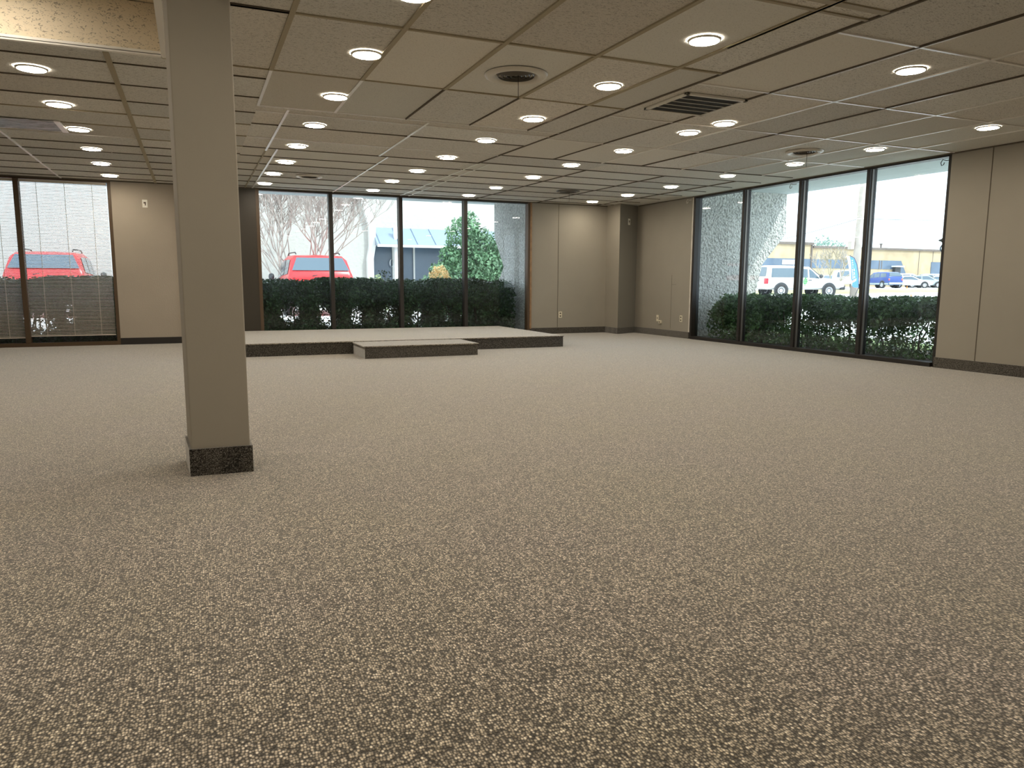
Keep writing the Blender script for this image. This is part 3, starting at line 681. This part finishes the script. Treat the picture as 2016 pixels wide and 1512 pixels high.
# far tan building --------------------------------------------------
YT = 77.0
def T(px, py): return at_y(px, py, YT)
tb = thing('tan_commercial_building', 'long tan stucco building with blue window bands across the street', 'building')
zt1, zt2 = T(1550, 480).z, T(1720, 491).z; xs_ = T(1597, 500).x
MB().box((40, YT, 0), (xs_, YT+20, zt1)).obj('left_wall', M['tan'], tb)
MB().box((xs_, YT, 0), (125, YT+20, zt2)).obj('wall', M['tan'], tb)
MB().box((40, YT-.25, zt1-.05), (xs_+.2, YT+20, zt1+.28)).obj('coping', M['tan_trim'], tb)
MB().box((xs_+.2, YT-.25, zt2-.05), (125, YT+20, zt2+.25)).obj('coping', M['tan_trim'], tb)
MB().box((xs_-.1, YT-.12, 0), (xs_+.12, YT, zt1)).obj('downpipe', M['tan_trim'], tb)
zb0, zb1 = T(1650, 528.5).z, T(1650, 511).z
xa, xb, xc = 60, T(1773, 520).x, T(1787, 540).x
MB().prism([(xa, YT-.06, zb0), (xb-.9, YT-.06, zb0), (xb+.2, YT-.06, zb0-1.3), (xc, YT-.06, zb0-1.3), (xb, YT-.06, zb1), (xa, YT-.06, zb1)], (0, .2, 0)).obj('window_band', M['blueglass'], tb)
for q in (T(1597, 500).x+6, T(1700, 520).x+3, T(1735, 520).x): MB().box((q-.06, YT-.1, zb0), (q+.06, YT-.02, zb1)).obj('window_mullion', M['tan_trim'], tb)
a, c = T(1833, 516), T(1875, 540); MB().box((a.x, YT-.06, c.z), (c.x, YT+.1, a.z)).obj('window', M['blueglass'], tb)
a, c = T(1757, 526), T(1766, 545); MB().box((a.x, YT-.5, .4), (c.x, YT-.06, a.z)).obj('entry_door', M['trimblack'], tb); MB().box((a.x-.3, YT-.9, a.z), (c.x+.3, YT-.06, a.z+.2)).obj('door_canopy', M['white_car'], tb)
a, c = T(1539, 511), T(1562, 521); MB().box((a.x, YT-.2, c.z), (c.x, YT-.06, a.z)).obj('sign_panel', M['white_car'], tb)
for px in (1739, 1803):
    p = T(px, 487); MB().lathe([(.001, 1.1), (.22, 1.1), (.22, .9), (.12, .9), (.12, 0)], 10, (p.x, YT+6, zt2+.2)).obj('roof_vent', M['tan_trim'], tb)
for px in (1810, 1837): p = T(px, 500); MB().box((p.x-.04, YT-.03, .5), (p.x+.04, YT+.02, zt2)).obj('wall_joint', M['tan_trim'], tb)

# vehicles ----------------------------------------------------------
def ring_pts(x, zl, zb, zr, rw, w):
    return [(x, 0, zl), (x, .80*w, zl), (x, .97*w, zl+.12), (x, w, zl+.45*(zb-zl)), (x, .985*w, zl+.85*(zb-zl)), (x, .95*w, zb), (x, rw*w+.03, zb+.86*(zr-zb)), (x, rw*w-.06, zr), (x, 0, zr+.02)]
def vehicle(label, cat, loc, az, w, st, wheels, wr, paint, side, caps, lower=None, name='car', tails=(), fronts=(), extras=None, group=None, rimm='wheel'):
    """st: stations (x, zlow, zbelt, zroof, roof width factor), rear to front; caps: station index pairs that carry glass"""
    t = thing(name, label, cat, loc, PI/2-az, group)
    b = MB(); k = 9; rings = []
    for s in st:
        h_ = ring_pts(*s, w); full = h_+[(p[0], -p[1], p[2]) for p in h_[-2:0:-1]]; rings.append(full)
    m = len(rings[0]); b.v = [p for r in rings for p in r]
    b.f = [(i*m+j, (i+1)*m+j, (i+1)*m+(j+1) % m, i*m+(j+1) % m) for i in range(len(rings)-1) for j in range(m)]
    b.f += [tuple(range(m)), tuple((len(rings)-1)*m+j for j in range(m))[::-1]]; b.mi = [0]*len(b.f)
    bo = b.obj('body', paint, t, smooth=True)
    bo.modifiers.new('bevel', 'BEVEL').width = .02; es = bo.modifiers.new('split', 'EDGE_SPLIT'); es.split_angle = .6
    def inter(x):
        for a, c in zip(st, st[1:]):
            if a[0] <= x <= c[0]:
                f = (x-a[0])/(c[0]-a[0]+1e-9); return [a[i]+(c[i]-a[i])*f for i in range(5)]
        return list(st[-1])
    def sp(x, f, sgn):
        _, zl, zb, zr, rw = inter(x); z0, z1 = zb, zb+.86*(zr-zb)
        y0, y1 = .95*w, rw*w+.03
        return (x, sgn*(y0+(y1-y0)*f+.014), z0+(z1-z0)*f)
    for (xa, xb, xta, xtb) in side:
        for sg in (1, -1):
            b = MB(); n = 5
            lo = [sp(xa+(xb-xa)*i/n, .05, sg) for i in range(n+1)]; hi = [sp(xta+(xtb-xta)*i/n, .92, sg) for i in range(n+1)]
            b.poly(lo+hi, [(i, i+1, n+2+i, n+1+i) if sg < 0 else (i, n+1+i, n+2+i, i+1) for i in range(n)]); b.obj('side_window', M['carglass'], t)
    for (i, j, nm) in caps:
        A, B = st[i], st[j]
        lowS, hiS = (A, B) if A[3] < B[3] else (B, A)
        dirx = -1 if hiS[0] > lowS[0] else 1
        zl, zh = lowS[3]+.03, hiS[3]-.05
        off = Vector((dirx*(hiS[3]-lowS[3]), 0, abs(hiS[0]-lowS[0]))).normalized()*.03
        f0, f1 = .06, .92
        def P(f, y): return Vector((lowS[0]+(hiS[0]-lowS[0])*f, y, lowS[3]+.02+(hiS[3]-lowS[3])*f))+off
        y0 = .86*w; y1 = hiS[4]*w-.10
        b = MB().poly([P(f0, -y0), P(f0, y0), P(f1, y1), P(f1, -y1)], [(0, 1, 2, 3) if dirx < 0 else (3, 2, 1, 0)]); b.obj(nm, M['carglass'], t)
    for x in wheels:
        for sg in (1, -1):
            o = MB().lathe([(.001, .0), (wr*.98, 0), (wr*1.0, .04), (wr*.9, .10), (wr*.62, .105)], 28, (x, 0, 0), axis='y')
            wy = w-.10
            b = MB(); b.lathe([(wr*.62, .10), (wr*.92, .105), (wr, .06), (wr, -.10), (wr*.5, -.11)], 28, (0, 0, 0), axis='y')
            q = b.obj('wheel', M['rubber'], t, smooth=True); q.location = (x, sg*(w-.055), wr); q.rotation_euler = (0, 0, 0 if sg > 0 else PI)
            b = MB(); b.lathe([(wr*.63, .09), (wr*.58, .075), (wr*.35, .06), (wr*.14, .085), (.001, .085)], 28, axis='y'); g = b.obj('rim', M[rimm], q, smooth=True)
            b = MB(); b.lathe([(wr*1.22, 0), (wr*1.16, .012), (.001, .012)], 28, axis='y'); q2 = b.obj('wheel_arch', M['trimblack'], t)
            q2.location = (x, sg*(w-.002), wr*1.05); q2.rotation_euler = (0, 0, 0 if sg > 0 else PI)
    for (x, y, z, sx, sy, sz, mm, nm) in tails+fronts:
        for sg in ((1, -1) if y else (1,)):
            MB().box((x-sx/2, sg*y-sy/2, z-sz/2), (x+sx/2, sg*y+sy/2, z+sz/2)).obj(nm, M[mm], t, bevel=.015)
    if extras: extras(t)
    return t
# SUV seen from behind
suv_st = [(-2.30, .42, 1.04, 1.06, .9), (-2.26, .36, 1.18, 1.24, .88), (-2.02, .34, 1.18, 1.66, .80), (-1.7, .34, 1.17, 1.73, .80), (-.4, .34, 1.13, 1.75, .80), (.35, .34, 1.08, 1.69, .79), (.98, .34, 1.02, 1.10, .84), (1.3, .34, 1.0, 1.06, .86), (2.1, .36, .92, .96, .84), (2.35, .45, .78, .80, .78)]
def suv_extra(t):
    for sg in (1, -1):
        MB().tube([(-1.75, sg*.62, 1.77), (-1.6, sg*.62, 1.82), (-.1, sg*.62, 1.84), (.1, sg*.62, 1.78)], .018, 6).obj('roof_rail', M['trimblack'], t)
        MB().lathe([(.001, -.09), (.09, -.07), (.12, 0), (.09, .07), (.001, .09)], 12, (.75, sg*1.08, 1.13), axis='y').obj('side_mirror', M['trimblack'], t, smooth=True)
    MB().box((-2.42, -.85, .42), (-2.25, .85, .62)).obj('rear_bumper', M['trimblack'], t, bevel=.03)
    MB().tube([(-2.30, .25, 1.14), (-2.22, -.15, 1.22)], .012, 5).obj('wiper', M['trimblack'], t)
SUVT = ((-2.27, .83, .93, .08, .14, .22, 'tail', 'tail_lamp'), (-2.285, .80, .99, .06, .18, .07, 'amber', 'turn_lamp'))
P = at_d(632, 556, 21.0)
vehicle('red sport utility car parked behind the hedge, seen from the back', 'car', (P.x+.02, P.y+2.3, -.03), 0, .93, suv_st, (-1.4, 1.42), .36, M['red'],
        [(-1.88, -.98, -1.82, -.98), (-.86, -.02, -.86, -.02), (.10, .86, .10, .42)], [(1, 2, 'rear_window'), (6, 5, 'windshield')], name='sport_utility_car', tails=SUVT, extras=suv_extra)
P = at_d(88, 556, 19.3)
vehicle('red sport utility car seen through the venetian blinds', 'car', (P.x, P.y+2.3, -.03), 0, .95, suv_st, (-1.4, 1.42), .36, M['red'],
        [(-1.88, -.98, -1.82, -.98), (-.86, -.02, -.86, -.02), (.10, .86, .10, .42)], [(1, 2, 'rear_window'), (6, 5, 'windshield')], name='sport_utility_car', tails=SUVT, extras=suv_extra)
# white pickup with canopy
pk = [(-2.66, .55, 1.12, 1.14, .94), (-2.62, .48, 1.16, 1.22, .93), (-2.48, .46, 1.18, 1.86, .86), (-2.2, .46, 1.18, 1.93, .86), (-.55, .46, 1.18, 1.93, .86), (-.45, .46, 1.18, 1.90, .80), (.35, .46, 1.16, 1.86, .79), (1.12, .46, 1.14, 1.24, .86), (1.4, .46, 1.12, 1.18, .88), (2.3, .48, 1.04, 1.08, .86), (2.66, .52, .86, .88, .8)]
def pk_extra(t):
    MB().box((-2.80, -.88, .50), (-2.60, .88, .72)).obj('rear_bumper', M['chrome'], t, bevel=.03)
    MB().box((-2.82, -.16, .58), (-2.79, .16, .74)).obj('license_plate', M['white_car'], t)
    MB().box((-2.69, -.12, 1.0), (-2.64, .12, 1.06)).obj('tailgate_handle', M['trimblack'], t)
    MB().box((2.45, -.9, .45), (2.78, .9, .75)).obj('front_bumper', M['trimblack'], t, bevel=.05)
    for sg in (1, -1):
        MB().lathe([(.001, -.09), (.10, -.07), (.13, 0), (.10, .07), (.001, .09)], 12, (.95, sg*1.08, 1.28), axis='y').obj('side_mirror', M['trimblack'], t, smooth=True)
        MB().box((.20, sg*.945-.02, 1.02), (.42, sg*.945+.02, 1.06)).obj('door_handle', M['trimblack'], t)
        b = MB(); y = sg*.962   # green leaf emblem cut by white diagonal stripes
        def half(z):
            u = (z-.70)/.50; return .15*math.sin(PI*min(1, max(0, u)))**.8
        for k in range(5):
            z0, z1 = .70+.10*k, .70+.10*k+.065
            b.poly([(-.02-half(z0), y, z0), (-.02+half(z0), y, z0+.05), (-.02+half(z1+.02), y, z1+.05), (-.02-half(z1), y, z1)], [(0, 1, 2, 3), (3, 2, 1, 0)])
        b.obj('emblem', M['green'], t)
    MB().lathe([(.001, 0), (.05, 0)], 12, (-2.6, -.25, 1.55), axis='y')
P = at_d(1569, 560, 46.5)
vehicle('white pickup truck with canopy and green leaf emblem parked on the street', 'truck', (P.x, P.y, gh(P.x)-.02), math.radians(103), .95, pk, (-1.62, 1.62), .40, M['white_car'],
        [(-2.28, -.66, -2.24, -.66), (-.34, .18, -.34, .18), (.28, .98, .28, .50)], [(1, 2, 'rear_window'), (7, 6, 'windshield')], name='pickup_truck',
        tails=((-2.60, .87, .98, .20, .20, .34, 'tail', 'tail_lamp'),), extras=pk_extra)
# distant cars in the lot
sedan = [(-2.25, .35, .80, .86, .9), (-2.1, .28, .92, .98, .88), (-1.5, .28, .95, 1.02, .85), (-.85, .28, .95, 1.42, .72), (.1, .28, .94, 1.46, .72), (.45, .28, .93, 1.40, .72), (1.2, .28, .90, .98, .82), (2.0, .3, .78, .82, .82), (2.25, .38, .62, .64, .76)]
coupe = [(-2.2, .35, .82, .88, .9), (-2.05, .28, .90, .96, .86), (-1.0, .28, .92, 1.30, .68), (-.1, .28, .90, 1.36, .68), (.25, .28, .88, 1.30, .68), (1.1, .28, .84, .90, .80), (1.95, .28, .72, .76, .80), (2.25, .36, .56, .58, .74)]
van = [(-2.35, .42, 1.02, 1.04, .92), (-2.3, .36, 1.06, 1.12, .9), (-2.1, .34, 1.08, 1.70, .80), (-1.6, .34, 1.08, 1.78, .80), (.1, .34, 1.06, 1.78, .80), (.6, .34, 1.04, 1.66, .79), (1.35, .34, 1.0, 1.08, .84), (2.1, .36, .88, .92, .82), (2.4, .45, .72, .74, .78)]
HL = ((2.22, .68, .66, .12, .3, .12, 'headlamp', 'headlamp'),)
TLs = ((-2.2, .72, .80, .1, .25, .14, 'tail', 'tail_lamp'),)
sw = [(-1.3, -.4, -.85, -.4), (-.3, 1.0, -.3, .42)]
vw = [(-2.0, -1.0, -1.95, -1.0), (-.9, -.02, -.9, -.02), (.1, 1.1, .1, .6)]
def at_lot(px, d): p = at_d(px, 559, d); return (p.x, p.y, gh(p.x)+.0)
def blue_extra(t):
    for sg in (1, -1): MB().box((-2.3, sg*.93-.02, .38), (2.2, sg*.93+.02, .56)).obj('lower_cladding', M['silver_car'], t)
    MB().box((-2.42, -.85, .40), (-2.28, .85, .62)).obj('rear_bumper', M['silver_car'], t, bevel=.03)
lot = dict(group='cars in the lot across the street')
vehicle('dark blue wagon with silver lower sides, across the street beside the utility pole', 'car', at_lot(1733, 82), math.radians(10), .93, suv_st, (-1.4, 1.42), .37, M['blue_car'], [(-1.88, -.98, -1.82, -.98), (-.86, -.02, -.86, -.02), (.10, .86, .10, .42)], [(1, 2, 'rear_window'), (6, 5, 'windshield')], tails=SUVT, extras=blue_extra, **lot)
vehicle('white low car right of the dark blue wagon in the lot', 'car', at_lot(1789, 83), math.radians(125), .88, coupe, (-1.3, 1.38), .32, M['white_car'], [(-1.0, .85, -.7, .2)], [(1, 2, 'rear_window'), (5, 4, 'windshield')], fronts=HL, **lot)
vehicle('grey green sedan between two white cars in the lot', 'car', at_lot(1817, 87), math.radians(128), .90, sedan, (-1.35, 1.4), .33, M['silver_car'], sw, [(2, 3, 'rear_window'), (6, 5, 'windshield')], fronts=HL, **lot)
vehicle('white sedan at the right edge of the rightmost pane in the lot', 'car', at_lot(1853, 90), math.radians(130), .90, sedan, (-1.35, 1.4), .33, M['white_car'], sw, [(2, 3, 'rear_window'), (6, 5, 'windshield')], fronts=HL, **lot)
vehicle('white van parked behind the sedans at the right in the lot', 'van', at_lot(1847, 99), math.radians(125), .95, van, (-1.4, 1.5), .36, M['white_car'], vw, [(1, 2, 'rear_window'), (6, 5, 'windshield')], **lot)
vehicle('white van in the second row behind the low white car', 'van', at_lot(1786, 96), math.radians(120), .93, van, (-1.4, 1.5), .36, M['white_car'], vw, [(1, 2, 'rear_window'), (6, 5, 'windshield')], **lot)
vehicle('blue grey car in the second row left of the far white van', 'car', at_lot(1814, 102), math.radians(120), .90, sedan, (-1.35, 1.4), .33, M['silver_car'], sw, [(2, 3, 'rear_window'), (6, 5, 'windshield')], **lot)
vehicle('white pickup facing the street behind the blue feather flag', 'truck', at_lot(1666, 78), math.radians(215), .95, pk, (-1.62, 1.62), .40, M['white_car'], [(-.34, .18, -.34, .18), (.28, .98, .28, .50)], [(7, 6, 'windshield')], name='pickup_truck', **lot)
vehicle('small white car behind the hood of the white canopy pickup', 'car', at_lot(1632, 88), math.radians(225), .88, sedan, (-1.35, 1.4), .33, M['white_car'], sw, [(2, 3, 'rear_window'), (6, 5, 'windshield')], **lot)

# street furniture --------------------------------------------------
P0 = at_d(1680, 583, 46); P1 = at_d(1702, 340, 46)
up = thing('utility_pole', 'weathered wooden utility pole leaning slightly at the street', 'utility pole', (P0.x, P0.y, gh(P0.x)-.05))
dv = P1-P0
MB().tube([(0, 0, 0), tuple(dv), tuple(dv*1.35)], [.235, .20, .18], 14).obj('shaft', M['pole'], up, smooth=True)
s_ = Vector((RT.x, RT.y, 0)).normalized()
q = dv*.44; MB().tube([q+s_*.27-F*.1, q+dv*.5+s_*.24-F*.1], .05, 8).obj('conduit', M['white_car'], up)
q = dv*.42-s_*.42; MB().box((q.x-.14, q.y-.14, q.z-.25), (q.x+.14, q.y+.14, q.z+.25)).obj('transformer_box', M['pole'], up, bevel=.02)
for f_ in (.39+.09, .63):
    q = dv*f_; MB().tube([q-s_*.3-F*.22, q+s_*.34-F*.22], .025, 6).obj('band', M['white_car'], up)
aw_ = at_d(1692, 430, 46)
def wire(label, a, c, sag):
    P = [a.lerp(c, i/14)+Vector((0, 0, -sag*4*(i/14)*(1-i/14))) for i in range(15)]
    o = MB().tube(P, .016, 5).obj('power_line', M['trimblack']); tag(o, label, 'cable')
wire('thin power line running left from the utility pole', at_d(1380, 500, 60), aw_, .25)
wire('thin power line running right from the utility pole', aw_, at_d(2010, 425, 60), .2)
# feather flag
fp = at_d(1680, 590, 44.5); ff = thing('feather_flag', 'blue and white feather banner flag in front of the utility pole', 'flag', (fp.x, fp.y, gh(fp.x)))
def FP(px, py): q = at_d(px, py, 44.5)-Vector(ff.location); return q
b = MB()
out = [(1666.5, 504), (1673, 504.5), (1680, 507.5), (1685, 514), (1688, 526), (1690, 545), (1690.5, 566), (1681, 566), (1677, 562)]
lft = [(1666.5, 504), (1669, 512), (1671, 525), (1672.5, 540), (1674, 552), (1677, 562)]
n_ = F*-.02
def panel(pts, nm, mm, off):
    Q = [FP(*p)-F*off for p in pts]; MB().prism(Q, F*.012).obj(nm, M[mm], ff)
panel([(1666.5, 504), (1672.5, 504.5), (1674.5, 512), (1676, 525), (1675.5, 540), (1676, 550), (1678.5, 556), (1677, 562), (1674, 552), (1672.5, 540), (1671, 525), (1669, 512)][::-1], 'white_edge', 'flag_white', .0)
panel([(1672.5, 504.5), (1680, 507.5), (1685, 514), (1688, 526), (1690, 545), (1690.5, 566), (1681, 566), (1677, 562), (1678.5, 556), (1676, 550), (1675.5, 540), (1676, 525), (1674.5, 512)][::-1], 'banner', 'flag', .0)
b = MB()
for k, (px, py, w_, h_) in enumerate([(1676.5, 512, 2.2, 2), (1677.2, 516, 1.8, 2.4), (1677.6, 520.5, 2.2, 2), (1678, 525, 1.6, 1.6)]+[(1677.5+.18*i, 529.5+3.4*i, 5.2, .9) for i in range(6)]+[(1677.2+.18*i, 530+3.4*i, 1.0, 2.8) for i in range(6)]+[(1681.2+.18*i, 530+3.4*i, .9, 2.6) for i in range(0, 6, 2)]):
    Q = [FP(px+a, py+c)-F*.02 for a, c in ((0, 0), (0, h_), (w_, h_), (w_, 0))]; b.prism(Q, F*.01)
b.obj('lettering', M['flag_white'], ff)
Q = [FP(px, py)-F*.02 for px, py in ((1677, 553), (1679, 556.5), (1685, 553), (1686, 548.5), (1682, 550))]; MB().prism(Q, F*.01).obj('logo_patch', M['flag_white'], ff)
Q = [FP(px, py)-F*.035 for px, py in ((1678, 552.5), (1678.5, 555), (1680.3, 554), (1680, 551.5))]; MB().prism(Q, F*.01).obj('logo_mark', M['flag_red'], ff)
MB().tube([FP(1680, 588), FP(1690.6, 566), FP(1690, 540), FP(1687, 520), FP(1682, 508), FP(1673, 503)], .02, 6).obj('pole', M['trimblack'], ff)
# orange cones; the second stands in for an unclear orange thing
for px, py, d, lb in ((1785, 571.5, 74, 'small orange cone on the grass in front of the white low car'), (1793, 588, 37, 'cone shape standing in for an orange bit at the hedge top outside the rightmost pane')):
    p = at_d(px, py+3, d); t = thing('traffic_cone', lb, 'traffic cone', (p.x, p.y, gh(p.x)+.02), group='orange cones')
    s = .45; MB().lathe([(.02*s, .7*s), (.16*s, .05*s), (.16*s, 0)], 12).obj('cone', M['orange'], t, smooth=True); MB().box((-.2*s, -.2*s, 0), (.2*s, .2*s, .04*s)).obj('base', M['orange'], t)
# hanging ornament outside the right edge of the window
hx, hy = 8.55, 6.31
t = thing('hanging_ornament', 'dark pointed ornament with a ring hanging at the right window edge', 'ornament', (hx, hy, 0))
zc = EYE+.515
def onx(px, py, X): v = ray(px, py); v = v*(X/v.x); return Vector((v.x, v.y, v.z+EYE))
c1 = onx(1857.5, 473, hx); c2 = onx(1857, 489, hx); t.location = (hx, c1.y, 0)
MB().lathe([(.001, c1.z+.055), (.02, c1.z+.02), (.055, c1.z+.004), (.055, c1.z-.006), (.02, c1.z-.02), (.001, c1.z-.055)], 12).obj('spike', M['trimblack'], t)
MB().tube([(0, .032*math.cos(a), c2.z+.038*math.sin(a)) for a in np.linspace(0, 2*PI, 17)], .009, 6).obj('ring', M['awning'], t)
MB().tube([(0, 0, c2.z+.04), (0, 0, CEIL+.165)], .0012, 4).obj('cord', M['trimblack'], t)
